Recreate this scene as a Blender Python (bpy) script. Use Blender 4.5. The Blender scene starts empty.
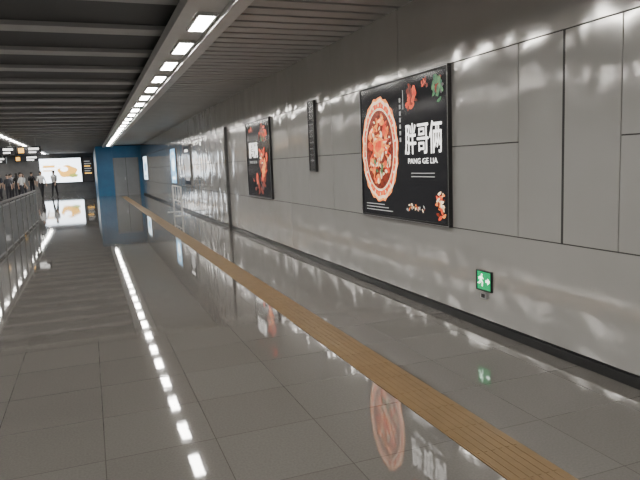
import bpy, bmesh, math, random
from mathutils import Vector, Matrix
random.seed(4)
S=bpy.context.scene
COL=S.collection
W=3.24; CZ=3.15; END=55.0; BOX=40.0; LEFT=-9.0; BACK=-4.0
# ------------------------------------------------------------ materials
def mat(name,col,rough=.5,metal=0.,emit=None,es=1.,spec=.5):
    m=bpy.data.materials.new(name); m.use_nodes=True
    b=m.node_tree.nodes['Principled BSDF']
    b.inputs['Base Color'].default_value=(*col,1); b.inputs['Roughness'].default_value=rough
    b.inputs['Metallic'].default_value=metal; b.inputs['Specular IOR Level'].default_value=spec
    if emit: 
        b.inputs['Emission Color'].default_value=(*emit,1); b.inputs['Emission Strength'].default_value=es
    return m
def nt(m): return m.node_tree.nodes,m.node_tree.links,m.node_tree.nodes['Principled BSDF']
def noisy(name,c1,c2,scale,rough,metal=0.,bump=0.,bscale=2.,bdist=.02,emit=0.,stretch=(1,1,1)):
    m=mat(name,c1,rough,metal); N,L,b=nt(m)
    tc=N.new('ShaderNodeTexCoord'); mp=N.new('ShaderNodeMapping'); mp.inputs['Scale'].default_value=stretch
    L.new(tc.outputs['Object'],mp.inputs['Vector'])
    n=N.new('ShaderNodeTexNoise'); n.inputs['Scale'].default_value=scale; n.inputs['Detail'].default_value=4
    L.new(mp.outputs[0],n.inputs['Vector'])
    r=N.new('ShaderNodeValToRGB'); r.color_ramp.elements[0].color=(*c1,1); r.color_ramp.elements[1].color=(*c2,1)
    r.color_ramp.elements[0].position=.35; r.color_ramp.elements[1].position=.65
    L.new(n.outputs['Fac'],r.inputs[0]); L.new(r.outputs[0],b.inputs['Base Color'])
    if emit: 
        L.new(r.outputs[0],b.inputs['Emission Color']); b.inputs['Emission Strength'].default_value=emit
    if bump:
        n2=N.new('ShaderNodeTexNoise'); n2.inputs['Scale'].default_value=bscale; n2.inputs['Detail'].default_value=1
        L.new(mp.outputs[0],n2.inputs['Vector'])
        bp=N.new('ShaderNodeBump'); bp.inputs['Strength'].default_value=bump; bp.inputs['Distance'].default_value=bdist
        L.new(n2.outputs['Fac'],bp.inputs['Height']); L.new(bp.outputs[0],b.inputs['Normal'])
    return m
M_wall=noisy('enamel_panel',(.59,.58,.56),(.62,.61,.59),1.2,.115,.5,bump=.85,bscale=2.4,bdist=.02,stretch=(1,1.1,.8))
M_gap=mat('panel_joint',(.03,.03,.03),.8)
M_black=mat('black_skirting',(.012,.012,.013),.3)
M_steel=noisy('brushed_steel',(.45,.45,.46),(.55,.55,.56),20,.3,.9)
M_slat=noisy('grey_slat',(.38,.38,.37),(.42,.42,.41),3,.5,.1)
M_bar=noisy('grey_bar',(.30,.30,.295),(.34,.34,.335),3,.5,.1)
M_dark=mat('dark_void',(.012,.012,.014),.9)
M_darkslat=mat('dark_slat',(.028,.03,.032),.6)
M_channel=noisy('light_channel',(.55,.55,.54),(.6,.6,.59),3,.4,.2)
M_house=mat('lamp_housing',(.6,.6,.6),.4)
M_lens=mat('lamp_lens',(.9,.9,.9),.4,emit=(1,.96,.90),es=66)
M_blue=noisy('blue_panel',(.035,.16,.32),(.04,.19,.37),2,.4)
M_door=noisy('grey_door',(.29,.29,.29),(.32,.32,.32),2,.5)
M_plain=noisy('plain_wall',(.14,.14,.14),(.18,.18,.18),2,.5)
M_glass=mat('rail_glass',(.2,.21,.22),.35); nt(M_glass)[2].inputs['Alpha'].default_value=.45
M_rail=noisy('dull_steel',(.2,.2,.2),(.26,.26,.26),20,.55,.4)
M_post=noisy('dark_post',(.10,.10,.10),(.13,.13,.13),10,.4,.4)
# floor
M_floor=mat('granite_tile',(.2,.19,.175),.1); N,L,b=nt(M_floor)
tc=N.new('ShaderNodeTexCoord'); mp=N.new('ShaderNodeMapping'); mp.inputs['Location'].default_value=(.04,.3,0)
L.new(tc.outputs['Object'],mp.inputs[0])
br=N.new('ShaderNodeTexBrick'); br.offset=0; br.inputs['Scale'].default_value=1
br.inputs['Brick Width'].default_value=.6; br.inputs['Row Height'].default_value=.6
br.inputs['Mortar Size'].default_value=.0025; br.inputs['Mortar Smooth'].default_value=.3
br.inputs['Color1'].default_value=(.145,.136,.125,1); br.inputs['Color2'].default_value=(.162,.153,.141,1)
br.inputs['Mortar'].default_value=(.08,.074,.067,1)
L.new(mp.outputs[0],br.inputs['Vector'])
n=N.new('ShaderNodeTexNoise'); n.inputs['Scale'].default_value=80; n.inputs['Detail'].default_value=3
L.new(tc.outputs['Object'],n.inputs['Vector'])
r=N.new('ShaderNodeValToRGB'); r.color_ramp.elements[0].color=(.93,.93,.93,1); r.color_ramp.elements[1].color=(1.07,1.07,1.07,1)
r.color_ramp.elements[0].position=.35; r.color_ramp.elements[1].position=.65
L.new(n.outputs['Fac'],r.inputs[0])
mx=N.new('ShaderNodeMix'); mx.data_type='RGBA'; mx.blend_type='MULTIPLY'; mx.inputs[0].default_value=1
L.new(br.outputs['Color'],mx.inputs[6]); L.new(r.outputs[0],mx.inputs[7]); L.new(mx.outputs[2],b.inputs['Base Color'])
b.inputs['Roughness'].default_value=.035
n2=N.new('ShaderNodeTexNoise'); n2.inputs['Scale'].default_value=5; L.new(tc.outputs['Object'],n2.inputs['Vector'])
bp=N.new('ShaderNodeBump'); bp.inputs['Strength'].default_value=.035; bp.inputs['Distance'].default_value=.01
L.new(n2.outputs['Fac'],bp.inputs['Height']); L.new(bp.outputs[0],b.inputs['Normal'])
b.inputs['Specular IOR Level'].default_value=1.0
M_yel=noisy('tactile_yellow',(.17,.105,.042),(.20,.128,.055),6,.45)
# ------------------------------------------------------------ mesh builder
class MB:
    def __init__(s): s.v=[];s.f=[];s.m=[];s.mats=[]
    def mi(s,m):
        if m not in s.mats: s.mats.append(m)
        return s.mats.index(m)
    def poly(s,pts,m,T=None):
        k=len(s.v)
        for p in pts: s.v.append(T(*p) if T else tuple(p))
        s.f.append(list(range(k,k+len(pts)))); s.m.append(s.mi(m))
    def box(s,a,b,m,T=None):
        k=len(s.v)
        for z in (a[2],b[2]):
            for x,y in ((a[0],a[1]),(b[0],a[1]),(b[0],b[1]),(a[0],b[1])):
                s.v.append(T(x,y,z) if T else (x,y,z))
        for q in ((3,2,1,0),(4,5,6,7),(0,1,5,4),(1,2,6,5),(2,3,7,6),(3,0,4,7)):
            s.f.append([k+i for i in q]); s.m.append(s.mi(m))
    def cyl(s,p,q,r,m,n=12,r2=None):
        p=Vector(p);q=Vector(q);d=(q-p).normalized(); r2=r if r2 is None else r2
        u=d.orthogonal().normalized(); w=d.cross(u); k=len(s.v)
        for c,rad in ((p,r),(q,r2)):
            for i in range(n):
                a=2*math.pi*i/n; s.v.append(tuple(c+rad*(math.cos(a)*u+math.sin(a)*w)))
        for i in range(n):
            j=(i+1)%n; s.f.append([k+i,k+j,k+n+j,k+n+i]); s.m.append(s.mi(m))
        s.f.append([k+i for i in range(n)][::-1]); s.m.append(s.mi(m))
        s.f.append([k+n+i for i in range(n)]); s.m.append(s.mi(m))
    def ell(s,cx,cy,rx,ry,z,m,T,n=24,rot=0.,wob=0.,wn=8):
        pts=[]
        for i in range(n):
            a=2*math.pi*i/n; k=1+wob*math.sin(wn*a)
            x=rx*k*math.cos(a);y=ry*k*math.sin(a)
            pts.append((cx+x*math.cos(rot)-y*math.sin(rot),cy+x*math.sin(rot)+y*math.cos(rot),z))
        s.poly(pts,m,T)
    def text(s,body,x0,x1,y0,y1,z,m,T,bold=0.):
        c=bpy.data.curves.new('t','FONT'); c.body=body; c.resolution_u=3
        o=bpy.data.objects.new('t',c); COL.objects.link(o)
        dg=bpy.context.evaluated_depsgraph_get(); dg.update()
        me=o.evaluated_get(dg).to_mesh()
        vs=[v.co.copy() for v in me.vertices]
        ps=[list(p.vertices) for p in me.polygons]
        if vs:
            ax=min(v.x for v in vs);bx=max(v.x for v in vs);ay=min(v.y for v in vs);by=max(v.y for v in vs)
            offs=[(0,0)] if not bold else [(-bold,-bold),(bold,-bold),(-bold,bold),(bold,bold)]
            for j,(ox,oy) in enumerate(offs):
                k=len(s.v)
                for v in vs:
                    s.v.append(T(x0+ox+(v.x-ax)/(bx-ax+1e-9)*(x1-x0),y0+oy+(v.y-ay)/(by-ay+1e-9)*(y1-y0),z+j*.0003))
                for p in ps: s.f.append([k+i for i in p]); s.m.append(s.mi(m))
        bpy.data.objects.remove(o)
    def build(s,name,origin=(0,0,0),parent=None,bevel=0.,smooth=False,**props):
        me=bpy.data.meshes.new(name); O=Vector(origin)
        me.from_pydata([tuple(Vector(v)-O) for v in s.v],[],s.f)
        for m in s.mats: me.materials.append(m)
        me.polygons.foreach_set('material_index',s.m)
        if smooth: me.polygons.foreach_set('use_smooth',[True]*len(s.f))
        me.update()
        o=bpy.data.objects.new(name,me); COL.objects.link(o)
        if parent:
            o.parent=parent; o.location=O-Vector(parent.location)
        else: o.location=O
        if bevel:
            md=o.modifiers.new('b','BEVEL'); md.width=bevel; md.segments=2; md.limit_method='ANGLE'
        for k,v in props.items(): o[k]=v
        return o
def thing(o,label,cat,group=None):
    o['label']=label;o['category']=cat
    if group:o['group']=group
    return o
# ------------------------------------------------------------ shell
m=MB(); m.box((LEFT,BACK,-.1),(W+.3,END+.3,0),M_floor); m.build('floor',kind='structure')
# right wall : enamel panels
m=MB(); m.box((W+.012,BACK,0),(W+.3,END,3.6),M_gap)
g=.004
def panel(y0,y1,z0,z1,x=W): m.box((x,y0+g,z0+g),(W+.02,y1-g,z1-g),M_wall)
mids=[-2.,-1.,0.,1.,2.,2.98,3.49,3.98,4.97]
y=4.97
while y<BOX: y+=.985; mids.append(y)
for a,c in zip(mids[:-1],mids[1:]):
    if c-a<.6 and a>2.5: panel(a,c,.88,2.42)
    else: panel(a,c,.88,1.65); panel(a,c,1.65,2.42)
panel(BACK,9.9,.085,.88); panel(BACK,5.95,2.42,CZ+.02)
y=9.9
while y<BOX: panel(y,y+3.94,.085,.88); y+=3.94
y=5.95
while y<BOX: panel(y,y+1.97,2.42,CZ+.02); y+=1.97
m.box((W-.001,3.475,.88),(W+.03,3.50,2.42),M_gap)
m.build('wall_right',bevel=.003,kind='structure')
m=MB(); m.box((W-.008,BACK,0),(W+.04,BOX,.075),M_black); m.build('baseboard_right',bevel=.003,kind='structure')
# others
m=MB(); m.box((LEFT-.2,BACK,0),(LEFT,END,3.6),M_plain); m.build('wall_left',kind='structure')
m=MB(); m.box((LEFT,END,0),(W+.3,END+.2,3.6),M_plain); m.build('wall_end',kind='structure')
# blue block
DX0,DX1,DH=1.50,3.04,2.36
m=MB()
m.box((.52,BOX,0),(DX0,BOX+.3,3.1),M_blue); m.box((DX1,BOX,0),(W+.03,BOX+.3,3.1),M_blue)
m.box((DX0,BOX,DH),(DX1,BOX+.3,3.1),M_blue); m.box((.52,BOX+.3,0),(.72,END,3.1),M_blue)
m.build('wall_blue',bevel=.01,kind='structure')
m=MB(); m.box((DX0,BOX+.08,0),(DX1,BOX+.14,DH),M_door)
m.box(((DX0+DX1)/2-.008,BOX+.07,0),((DX0+DX1)/2+.008,BOX+.08,DH),M_gap)
m.box((DX0,BOX+.06,0),(DX0+.05,BOX+.08,DH),M_rail); m.box((DX1-.05,BOX+.06,0),(DX1,BOX+.08,DH),M_rail)
m.box(((DX0+DX1)/2-.12,BOX+.03,.95),((DX0+DX1)/2-.07,BOX+.07,1.15),M_steel)
m.build('door_1',kind='structure')
# ceiling
CH=[(.905,1.45,2.98,38.),(-3.5,-2.88,CZ,END),(-7.5,-6.9,CZ,END)]
m=MB(); m.box((LEFT,BACK,3.5),(W+.3,END,3.6),M_dark)
y=BACK
while y<BOX: m.box((1.55,y,CZ),(W+.03,y+.23,CZ+.03),M_slat); y+=.30
m.box((1.55,BACK,CZ+.12),(W,BOX,CZ+.15),M_dark)
m.box((1.45,BACK,CZ-.02),(1.55,BOX,CZ+.1),M_bar)
P=1.46; y=7.0-P*7+.40
bars=[]
while y<END: bars.append(y); y+=P
segs=[(CH[1][1],1.45),(CH[2][1],CH[1][0]),(LEFT,CH[2][0])]
for x0,x1 in segs:
    for y in bars:
        m.box((x0,y,CZ),(x1,y+.32,CZ+.05),M_bar)
        m.box((x0,y+.32,CZ+.05),(x1,y+P,CZ+.10),M_darkslat)
m.build('ceiling',kind='structure')
for i,(a,c,z,e) in enumerate(CH):
    m=MB(); k=.14 if i==0 else .16
    m.box((a,BACK,z-.03),(a+k,e,z+.08),M_channel); m.box((c-k,BACK,z-.03),(c,e,z+.08),M_channel)
    m.box((a+k,BACK,z+.03),(c-k,e,z+.08),M_channel)
    if i==0:
        y=BACK+1
        while y<e: m.cyl(((a+c)/2,y,z+.08),((a+c)/2,y,CZ+.06),.006,M_rail,8); y+=4
    m.build('trim_%d'%(i+1),bevel=.004,kind='structure')
# vertical guide rail on the wall
m=MB(); m.box((W-.06,14.70,0),(W,14.82,2.5),M_post); m.box((W-.065,14.74,.02),(W-.06,14.78,2.48),M_gap); m.build('trim_4',bevel=.006,kind='structure')
# ------------------------------------------------------------ ceiling lights
def lamp(x,y,z,s,grp):
    h=MB(); a=.11*s; c=.085*s; l0=.40*s; l1=.375*s
    h.box((x-a,y-l0,z-.035),(x-c,y+l0,z),M_house); h.box((x+c,y-l0,z-.035),(x+a,y+l0,z),M_house)
    h.box((x-c,y-l0,z-.035),(x+c,y-l1,z),M_house); h.box((x-c,y+l1,z-.035),(x+c,y+l0,z),M_house)
    o=h.build('ceiling_light',(x,y,z),bevel=.003)
    thing(o,'white rectangular recessed ceiling light with glowing diffuser','ceiling light',grp)
    l=MB(); l.box((x-c,y-l1,z-.03),(x+c,y+l1,z-.004),M_lens)
    q=l.build('diffuser',(x,y,z-.004),parent=o)
    return o,q
def dup(o,kids,loc):
    n=o.copy(); n.location=loc; COL.objects.link(n)
    for k in kids:
        q=k.copy(); q.parent=n; COL.objects.link(q)
    return n
P1=1.305; LX=1.185; z1=CH[0][2]+.03
y=6.25-P1*6
o0,c0=lamp(LX,y,z1,.9,'row of recessed lights in the hanging channel')
y+=P1
while y<38-.5: dup(o0,[c0],(LX,y,z1)); y+=P1
o1=None
for X in (-3.19,-7.2):
    y=7.0-P*5
    while y<END-1:
        if o1 is None: o1,c1=lamp(X,y,CZ+.03,1.,'rows of recessed ceiling lights over the hall')
        else: dup(o1,[c1],(X,y,CZ+.03))
        y+=P
# ------------------------------------------------------------ tactile strip
m=MB(); y=-2.; 
while y<38:
    m.box((1.76,y,0),(2.06,y+.3,.004),M_yel)
    for k in range(6):
        x=1.773+k*.047; m.box((x,y+.003,.004),(x+.024,y+.297,.0055),M_yel)
    y+=.3
thing(m.build('tactile_paving',(1.91,18,0)),'yellow ribbed tactile guide strip on polished floor','tactile paving')
# ------------------------------------------------------------ posters
E=lambda n,c,s: mat(n,c,.25,emit=c,es=s)
P_bg=mat('poster_black',(.012,.012,.014),.12,emit=(.02,.02,.022),es=.6)
P_white=E('poster_white',(.9,.88,.84),2.2)
P_cream=noisy('poster_cream',(.85,.50,.25),(.95,.80,.60),16,.3,emit=1.5)
P_red=noisy('poster_red',(.40,.02,.01),(.75,.10,.03),22,.3,emit=1.6)
P_or=noisy('poster_orange',(.60,.09,.02),(.9,.36,.09),28,.3,emit=1.6)
P_dk=noisy('poster_brown',(.05,.01,.006),(.3,.035,.015),24,.3,emit=.9)
P_green=noisy('poster_green',(.03,.14,.08),(.15,.34,.14),20,.3,emit=.5)
P_grey=E('poster_grey',(.35,.35,.34),.8)
P_dim=E('poster_dim',(.14,.14,.14),.5)
P_blue=noisy('poster_blue',(.05,.25,.5),(.35,.65,.85),4,.3,emit=2.2)
P_pale=noisy('poster_pale',(.5,.7,.8),(.85,.92,.95),4,.3,emit=3.5)
def TR(y0,z0,x=W-.035): return lambda a,b,c:(x-c,y0-a,z0+b)
def frame(m,w,h,T,d=.0345,t=.03,M=M_black,edge=None):
    for a,b_ in (((0,0),(w,t)),((0,h-t),(w,h)),((0,t),(t,h-t)),((w-t,t),(w,h-t))):
        m.box((a[0],a[1],-d),(b_[0],b_[1],.008),M,T)
    m.box((t,t,-d),(w-t,h-t,-.01),M,T)
    if edge:
        for a,b_ in (((.004,.004),(w-.004,.010)),((.004,h-.010),(w-.004,h-.004)),((.004,.010),(.010,h-.010)),((w-.010,.010),(w-.004,h-.010))):
            m.box((a[0],a[1],.008),(b_[0],b_[1],.010),edge,T)
def food(m,cx,cy,rx,ry,T,pal,seed,n=22,z0=.002):
    R=random.Random(seed)
    for i in range(n):
        a=R.uniform(0,6.28); q=R.uniform(0,.85); s=min(rx,ry)*R.uniform(.22,.5)
        m.ell(cx+rx*q*math.cos(a),cy+ry*q*math.sin(a),s,s*R.uniform(.3,.7),z0+i*.0001,R.choice(pal),T,12,rot=R.uniform(0,3.1),wob=R.uniform(.05,.2),wn=R.choice((2,3)))
def dish(m,cx,cy,rx,ry,T,z0=0.,n=26,seed=1):
    R=random.Random(seed)
    m.ell(cx,cy,rx,ry,z0+.001,P_or,T,48,wob=.025,wn=18)
    m.ell(cx,cy,rx*.96,ry*.96,z0+.0013,P_cream,T,48,wob=.03,wn=14)
    m.ell(cx,cy,rx*.90,ry*.90,z0+.0016,P_red,T,48,wob=.02,wn=14)
    for i in range(36):
        a=i*2*math.pi/36; m.ell(cx+rx*.86*math.cos(a),cy+ry*.86*math.sin(a),rx*.05,ry*.022,z0+.0018,P_cream if i%2 else P_or,T,8,rot=a)
    m.ell(cx,cy,rx*.80,ry*.80,z0+.002,P_cream,T,48)
    m.ell(cx,cy,rx*.76,ry*.76,z0+.0023,P_dk,T,48)
    for i in range(n):
        a=R.uniform(0,6.28); q=R.uniform(.1,.66)
        x=cx+rx*q*math.cos(a); y=cy+ry*q*math.sin(a); s=rx*R.uniform(.05,.13)
        m.ell(x,y,s,s*R.uniform(.3,.6),z0+.0026+i*.00003,R.choice([P_red,P_or,P_or,P_cream,P_cream,P_dk]),T,14,rot=R.uniform(0,3),wob=.15,wn=3)
    k0=z0+.0070
    ca,sa=math.cos(.35),math.sin(.35)
    def X(u,v): return cx+(u*ca-v*sa)*rx, cy+(u*sa+v*ca)*ry
    def e(u,v,a,b_,k,M,rot=0,**kw):
        px,py=X(u,v); m.ell(px,py,rx*a,ry*b_,k,M,T,16,rot=rot+.35,**kw)
    e(0,.05,.30,.19,k0,P_or,wob=.05,wn=7); e(0,.08,.21,.10,k0+.0003,P_red,wob=.08,wn=5)
    for sg in (-1,1):
        e(sg*.42,.24,.16,.07,k0,P_red,sg*.9); e(sg*.34,.44,.15,.07,k0+.0003,P_or,-sg*.6); e(sg*.24,.50,.09,.03,k0+.0003,P_cream,-sg*.2)
        for k in range(4): e(sg*.41,.04-.12*k,.19,.02,k0,P_or if k%2 else P_red,-sg*(.3+.2*k))
    for i in range(16):
        px,py=X(R.uniform(-.45,.45),R.uniform(-.55,-.1)); m.ell(px,py,rx*R.uniform(.04,.1),ry*R.uniform(.02,.05),k0+.0004+i*.00003,R.choice([P_cream,P_or,P_red,P_green]),T,10,rot=R.uniform(0,3),wob=.1,wn=3)
# poster 1
PY=6.88; T=TR(PY,.88); w,h=1.96,1.54
OC=(W-.035,PY-w/2,1.65)
f=MB(); frame(f,w,h,T,edge=M_steel); fo=f.build('advertising_light_box',OC,bevel=.002)
thing(fo,'large black framed lit food poster with round crab dish','advertisement')
p=MB(); p.box((.03,.03,-.009),(w-.03,h-.03,0),P_bg,T)
dish(p,.50,.79,.46,.60,T,seed=3,n=130)
p.text('胖哥俩',1.12,1.84,.72,1.04,.002,P_white,T,bold=.002)
p.text('PANG GE LIA',1.18,1.76,.62,.675,.002,P_white,T)
for i in range(7): p.box((1.0,.86+.07*i,0),(1.03,.905+.07*i,.002),P_grey,T)
p.box((1.08,1.2,0),(1.09,1.40,.002),P_grey,T)
food(p,1.26,1.30,.13,.16,T,[P_red,P_dk,P_dk,P_red],5)
food(p,1.78,1.34,.12,.17,T,[P_green,P_dk,P_dim,P_green],6)
food(p,1.55,1.42,.10,.05,T,[P_dk,P_red,P_dk],16)
food(p,1.82,.24,.10,.2,T,[P_or,P_red,P_cream,P_dk],7)
food(p,1.36,.15,.30,.05,T,[P_grey,P_cream,P_dk,P_or],9,n=30)
for k in range(3): p.box((.12,.08+.035*k,0),(.8-.1*k,.09+.035*k,.002),P_grey,T)
for k in range(2): p.box((1.24,.48+.035*k,0),(1.70,.49+.035*k,.002),P_grey,T)
p.build('poster_panel',OC,parent=fo)
# poster 2
PY=12.68; T=TR(PY,.90); w,h=1.78,1.54
OC=(W-.035,PY-w/2,1.67)
f=MB(); frame(f,w,h,T,edge=M_steel); fo=f.build('advertising_light_box',OC,bevel=.002)
thing(fo,'black framed lit poster with dark red food collage','advertisement')
p=MB(); p.box((.03,.03,-.009),(w-.03,h-.03,0),P_bg,T)
food(p,1.0,.30,.6,.24,T,[P_dk,P_dk,P_red,P_bg,P_dim],11,n=50); food(p,1.3,1.25,.34,.2,T,[P_red,P_dk,P_dk,P_green],12,n=40,z0=.003)
food(p,1.28,.76,.30,.30,T,[P_dk,P_red,P_dk,P_bg,P_or],18,n=60,z0=.003); food(p,1.2,.8,.12,.14,T,[P_or,P_red,P_cream],19,n=16,z0=.012)
p.text('胖哥俩',.22,.88,.80,1.12,.002,P_white,T,bold=.002)
p.text('PANG GE LIA',.25,.82,.69,.74,.002,P_grey,T,bold=.003)
food(p,.45,1.36,.25,.08,T,[P_red,P_dk,P_dk],13)
p.build('poster_panel',OC,parent=fo)
# narrow display
P_face=mat('panel_charcoal',(.05,.05,.052),.25)
T=TR(8.78,1.42); w,h=.27,1.06; OC=(W-.035,8.645,1.95)
f=MB(); frame(f,w,h,T,t=.015); fo=f.build('information_panel',OC,bevel=.002)
thing(fo,'narrow upright charcoal information panel with small dim lettering','sign')
p=MB(); p.box((.015,.015,-.009),(w-.015,h-.015,0),P_face,T)
for k in range(9): p.box((.06,.16+.09*k,0),(.2-.02*(k%3),.175+.09*k,.002),P_dim,T)
p.build('sign_face',OC,parent=fo)
# far lit boxes
def farbox(y1,y0,z0,z1,A,B,lab):
    T=TR(y1,z0); w=y1-y0; h=z1-z0
    f=MB(); frame(f,w,h,T,M=M_rail); c=(W-.035,(y0+y1)/2,(z0+z1)/2)
    fo=f.build('advertising_light_box',c,bevel=.002); thing(fo,lab,'advertisement')
    p=MB(); p.box((.03,.03,-.009),(w-.03,h-.03,0),A,T)
    p.ell(w*.5,h*.55,w*.3,h*.2,.002,B,T,24,wob=.1,wn=5); p.box((w*.15,h*.12,0),(w*.8,h*.2,.002),B,T); p.box((w*.2,h*.82,0),(w*.7,h*.88,.002),P_white,T)
    p.build('poster_panel',c,parent=fo)
farbox(25.4,23.9,.95,2.35,P_blue,P_pale,'steel framed light box with glowing blue poster')
farbox(38.4,36,.95,2.35,P_pale,P_blue,'steel framed light box with pale glowing poster')
farbox(21.8,20.4,.95,2.35,P_bg,P_grey,'steel framed light box with dark poster')
# big lit sign on end wall
TE=lambda x0,z0: (lambda a,b,c:(x0+a,END-.06-c,z0+b))
T=TE(-3.75,.72); w,h=3.3,2.1
f=MB(); frame(f,w,h,T,d=.0595,t=.06); fo=f.build('advertising_light_box',(-2.1,END-.06,1.8)); thing(fo,'wide bright white lit billboard with orange picture','advertisement')
p=MB(); P_bright=E('billboard_white',(.85,.93,1.),5.0); P_y=E('billboard_orange',(.95,.50,.08),2.2); P_g=E('billboard_green',(.45,.5,.1),1.6)
p.box((.06,.06,-.009),(w-.06,h-.06,0),P_bright,T)
p.ell(2.15,.95,.75,.5,.01,P_y,T,30,wob=.08,wn=5); p.ell(2.6,.6,.35,.16,.02,P_g,T,24,wob=.1,wn=6); p.ell(1.9,1.15,.3,.2,.03,P_bright,T,20)
p.box((.3,1.3,0),(1.2,1.5,.01),P_y,T); p.box((.3,1.0,0),(1.0,1.1,.01),P_y,T)
p.build('poster_panel',(-2.1,END-.06,1.8),parent=fo)
T=TE(-.40,.72); w,h=.86,2.1
f=MB(); frame(f,w,h,T,d=.0595,t=.04); fo=f.build('notice_board',(0.03,END-.06,1.8)); thing(fo,'black notice board with rows of pale text','notice board')
p=MB(); p.box((.04,.04,-.009),(w-.04,h-.04,0),P_bg,T)
for k in range(6): p.box((.15,.7+.2*k,0),(.7-.1*(k%2),.78+.2*k,.004),P_grey if k%3 else P_y,T)
p.build('board_face',(0.03,END-.06,1.8),parent=fo)
# hanging direction sign
def hang(x0,x1,y,z0,z1,lab,col):
    f=MB(); f.box((x0,y,z0),(x1,y+.18,z1),M_black)
    for x in (x0+.2,x1-.2): f.cyl((x,y+.09,z1),(x,y+.09,CZ+.05),.015,M_steel)
    o=f.build('hanging_sign',((x0+x1)/2,y,z1),bevel=.01); thing(o,lab,'sign')
    q=MB(); T=lambda a,b,c:(x0+a,y-c,z0+b); W_=x1-x0; H_=z1-z0
    q.box((.03,.03,0),(W_-.03,H_-.03,.004),P_bg,T); 
    q.box((.08,.08,.004),(.08+H_*.6,H_-.08,.008),col,T)
    q.box((W_*.5,H_*.55,.004),(W_*.92,H_*.8,.008),P_white,T); q.box((W_*.5,H_*.2,.004),(W_*.8,H_*.38,.008),P_white,T)
    q.build('sign_face',((x0+x1)/2,y,z1),parent=o)
sg='black hanging direction sign with yellow square and white text'
hang(-2.9,-1.9,30,2.42,2.80,sg,P_y); hang(-3.9,-2.95,30,2.42,2.80,sg,P_y)
hang(-4.3,-2.9,43,2.35,2.75,sg,P_y); hang(-6.2,-4.9,44,2.3,2.75,sg,P_y)
# ------------------------------------------------------------ exit sign
G=E('exit_green',(.0,.33,.11),.95); GW=E('exit_white',(.8,1.,.85),3.)
ey=4.53
T=TR(ey,.35,W-.012); w,h=.22,.185
f=MB(); frame(f,w,h,T,d=.0115,t=.010); fo=f.build('exit_sign',(W-.012,ey-.11,.45),bevel=.002); thing(fo,'small green running man exit sign in black frame','exit sign')
p=MB(); p.box((.010,.010,-.009),(w-.010,h-.010,0),G,T)
z=.0015
T0=T; T=lambda a,b,c:T0(a*.78-.010,.012+b*.80,c)
p.ell(.112,.166,.012,.012,z,GW,T,12)
for q in ([(.080,.146),(.116,.147),(.104,.098),(.082,.098)],[(.110,.146),(.146,.126),(.140,.116),(.106,.130)],[(.086,.146),(.052,.130),(.050,.108),(.060,.108),(.064,.123),(.090,.132)],
          [(.082,.102),(.072,.074),(.038,.070),(.038,.058),(.080,.062),(.098,.098)],[(.092,.101),(.120,.078),(.114,.034),(.127,.034),(.135,.082),(.106,.104)],
          [(.185,.112),(.220,.112),(.220,.138),(.262,.1),(.220,.062),(.220,.088),(.185,.088)]): p.poly([(a,b_,z) for a,b_ in q],GW,T)
p.build('sign_face',(W-.012,ey-.11,.45),parent=fo)
m=MB(); m.box((W-.03,4.37,.285),(W,4.45,.335),M_steel); m.box((W-.034,4.385,.293),(W-.03,4.435,.327),M_gap)
thing(m.build('wall_socket',(W,4.41,.3),bevel=.004),'small grey socket plate under the exit sign','socket')
# ------------------------------------------------------------ balustrade
rl=bpy.data.objects.new('balustrade',None); COL.objects.link(rl); RX=-1.64; rl.location=(RX,16,0)
thing(rl,'steel and glass balustrade with round handrail on polished floor','railing')
y0,y1=12.0,21.4; RH=1.02
m=MB(); m.cyl((RX,y0,RH),(RX,y1,RH),.028,M_rail,16); m.build('handrail',(RX,16,RH),parent=rl,smooth=True)
n=8
for i in range(n+1):
    y=y0+(y1-y0)*i/n; q=MB(); q.box((RX-.03,y-.015,0),(RX+.03,y+.015,RH-.02),M_rail)
    q.build('post',(RX,y,0),parent=rl,bevel=.004)
    if i<n:
        a=y+.04;c=y+(y1-y0)/n-.04; q=MB(); q.box((RX-.006,a,.08),(RX+.006,c,.93),M_glass); q.build('glass_panel',(RX,(a+c)/2,.5),parent=rl)
for z in (.06,.95):
    q=MB(); q.box((RX-.012,y0,z-.015),(RX+.012,y1,z+.015),M_rail); q.build('rail',(RX,16,z),parent=rl)
# crowd barrier near wall
cb=bpy.data.objects.new('crowd_barrier',None); COL.objects.link(cb); BX=2.78; cb.location=(BX,21.0,0)
thing(cb,'low pale metal crowd barrier beside the wall','barrier')
M_bright=mat('pale_metal',(.75,.75,.75),.4,.0)
q=MB()
for z in (.45,.95): q.cyl((BX,20.0,z),(BX,22.0,z),.022,M_bright)
for y in (20.0,22.0): q.cyl((BX,y,.02),(BX,y,.95),.030,M_bright)
q.build('barrier_frame',(BX,21.0,0),parent=cb)
for i in range(1,3):
    q=MB(); y=20.0+2.0*i/3; q.cyl((BX,y,.45),(BX,y,.95),.012,M_bright,8); q.build('bar',(BX,y,.45),parent=cb)
for y in (20.0,22.0):
    q=MB(); q.box((BX-.24,y-.03,0),(BX+.24,y+.03,.02),M_bright); q.box((BX-.02,y-.02,.02),(BX+.02,y+.02,.1),M_bright); q.build('foot',(BX,y,0),parent=cb)
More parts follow.
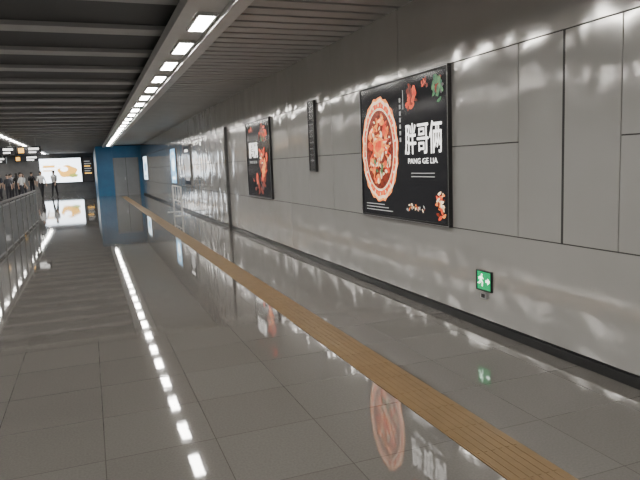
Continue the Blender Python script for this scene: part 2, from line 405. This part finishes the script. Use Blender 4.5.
# ------------------------------------------------------------ people
M_skin=noisy('skin',(.55,.36,.26),(.6,.4,.3),8,.5); M_hair=mat('hair',(.015,.012,.01),.5); M_eye=mat('eye',(.02,.015,.01),.2)
def person(x,y,face,shirt,pants,stride,h,label,longhair=False,bag=False):
    V=[];R=[];Ed=[]
    def add(p,r,par=None):
        V.append(p);R.append(r); 
        if par is not None: Ed.append((par,len(V)-1))
        return len(V)-1
    pel=add((0,0,.93),.125); wa=add((0,0,1.08),.115,pel); ch=add((0,0,1.28),.135,wa); nb=add((0,.01,1.42),.075,ch)
    nk=add((0,0,1.49),.05,nb); hd=add((0,-.015,1.57),.082,nk); ht=add((0,-.005,1.66),.078,hd)
    for s in (-1,1):
        sw=s*stride
        sh=add((s*.160,.01,1.37),.065,ch); el=add((s*.205,-sw*.4+.03,1.12),.043,sh); wr=add((s*.205,-sw*.9-.05,.90),.027,el)
        pm=add((s*.205,-sw*1.0-.07,.84),.030,wr)
        for k in range(4):
            fx=s*.205; fy=-sw*1.0-.095+.02*k
            L_=(.055,.07,.065,.045)[k]
            a=add((fx,fy,.80),.010,pm); add((fx-s*.012,fy-.008,.80-L_),.008,a)
        t_=add((fx-s*.012,-sw-.115,.83),.011,pm); add((fx-s*.02,-sw-.135,.80),.009,t_)
        hp=add((s*.085,0,.86),.095,pel); kn=add((s*.085,sw*.35-.03,.49),.066,hp); an=add((s*.085,sw*.75,.09),.045,kn)
        hl=add((s*.09,sw*.75-.05,.045),.04,an); add((s*.095,sw*.75-.17,.035),.033,hl)
    me=bpy.data.meshes.new('p'); me.from_pydata(V,Ed,[]); o=bpy.data.objects.new('p',me); COL.objects.link(o)
    md=o.modifiers.new('s','SKIN'); md.use_smooth_shade=True; sb=o.modifiers.new('d','SUBSURF'); sb.levels=1; sb.render_levels=1
    for i,sv in enumerate(me.skin_vertices[0].data):
        sv.radius=(R[i],R[i]*(.78 if i in(1,2) else 1)); sv.use_root=(i==0)
    dg=bpy.context.evaluated_depsgraph_get(); dg.update()
    bm=bpy.data.meshes.new_from_object(o.evaluated_get(dg)); bpy.data.objects.remove(o)
    M_s=noisy('shirt',shirt,tuple(min(1,c*1.15) for c in shirt),9,.8); M_p=noisy('trousers',pants,tuple(c*1.2 for c in pants),9,.8)
    bm.materials.clear()
    for q in (M_skin,M_s,M_p,M_black): bm.materials.append(q)
    zmin=min(v.co.z for v in bm.vertices)
    for v in bm.vertices: v.co.z-=zmin
    for pl in bm.polygons:
        c=pl.center; ax=abs(c.x)
        if c.z<.08: k=3
        elif c.z<.95 and ax<.175: k=2
        elif ax>.16 and c.z<1.10: k=0
        elif c.z<1.45: k=1
        else: k=0
        pl.material_index=k; pl.use_smooth=True
    b_=bpy.data.objects.new('person',bm); COL.objects.link(b_); b_.location=(x,y,0); b_.rotation_euler=(0,0,face); sc=h/1.74; b_.scale=(sc,)*3
    thing(b_,label,'person')
    def child(name,parts,mt):
        bmx=bmesh.new()
        for c,r in parts:
            bmesh.ops.create_icosphere(bmx,subdivisions=2,radius=1,matrix=Matrix.Translation(c)@Matrix.Diagonal((*r,1)))
        me=bpy.data.meshes.new(name); bmx.to_mesh(me); bmx.free(); me.materials.append(mt)
        for pl in me.polygons: pl.use_smooth=True
        q=bpy.data.objects.new(name,me); q.parent=b_; COL.objects.link(q); return q
    z=-zmin
    hp_=[((0,.018,1.665+z),(.088,.098,.085))]
    if longhair: hp_.append(((0,.06,1.52+z),(.085,.05,.15)))
    child('hair',hp_,M_hair)
    child('eye',[((-.03,-.085,1.61+z),(.012,.008,.008)),((.03,-.085,1.61+z),(.012,.008,.008))],M_eye)
    child('nose',[((0,-.098,1.585+z),(.012,.016,.022))],M_skin)
    child('ear',[((-.084,0,1.6+z),(.012,.02,.03)),((.084,0,1.6+z),(.012,.02,.03))],M_skin)
    if bag: child('backpack',[((0,.17,1.22+z),(.15,.09,.21))],M_black)
person(-2.86,42.6,0.4,(.92,.92,.9),(.03,.03,.035),.28,1.74,'person in white top and dark trousers walking')
person(-2.12,43.0,-.4,(.5,.5,.5),(.02,.02,.025),.26,1.75,'person in light grey top and black trousers walking',bag=False)
person(-3.75,47,3.1,(.02,.02,.025),(.03,.03,.04),.15,1.72,'person in black clothes with a backpack walking away',bag=True)
cr=[(-4.3,45,(.03,.03,.04)),(-4.75,43.6,(.3,.3,.33)),(-5.0,46.5,(.8,.8,.8)),(-5.3,42.5,(.02,.02,.03)),(-4.6,48.5,(.45,.2,.15)),(-5.6,45,(.08,.1,.2)),(-4.1,41.0,(.02,.02,.02)),(-3.6,38.2,(.75,.75,.73)),(-4.4,39.2,(.05,.05,.06)),(-3.95,43,(.7,.72,.75)),(-5.9,48.,(.04,.04,.05))]
words=['black jacket','grey shirt','pale grey shirt','black shirt','reddish brown coat','navy jacket','black hoodie','off-white shirt','charcoal jacket','light grey shirt','black coat']
for i,(x,y,c) in enumerate(cr):
    person(x,y,(0,3,.3,-.4,2.8,.2,3.2,1.2,.1,2.5,.6)[i],c,(.03,.03,.04),.10+.02*(i%5),1.62+.03*(i%4),'person in %s and dark trousers standing in the crowd'%words[i],longhair=i%3==0)
# ------------------------------------------------------------ world, camera
w_=bpy.data.worlds.new('w'); S.world=w_; w_.use_nodes=True
w_.node_tree.nodes['Background'].inputs[0].default_value=(.92,.88,.84,1); w_.node_tree.nodes['Background'].inputs[1].default_value=.6
F=600.0; ROLL=math.radians(2.3); H=1.55
x,y=(88-320),(240-172); c,s=math.cos(ROLL),math.sin(ROLL); xu=x*c+y*s; yu=-x*s+y*c
n=math.sqrt(xu*xu+yu*yu+F*F); th=math.asin(-xu/n); pt=math.atan2(yu,F)
Mx=Matrix.Rotation(-th,3,'Z')@Matrix.Rotation(math.pi/2-pt,3,'X')@Matrix.Rotation(-ROLL,3,'Z')
cd=bpy.data.cameras.new('camera'); cam=bpy.data.objects.new('camera',cd); COL.objects.link(cam)
cam.matrix_world=Matrix.Translation((0,0,H))@Mx.to_4x4(); cd.sensor_width=36; cd.lens=F*36/640; cd.clip_end=200
S.camera=cam
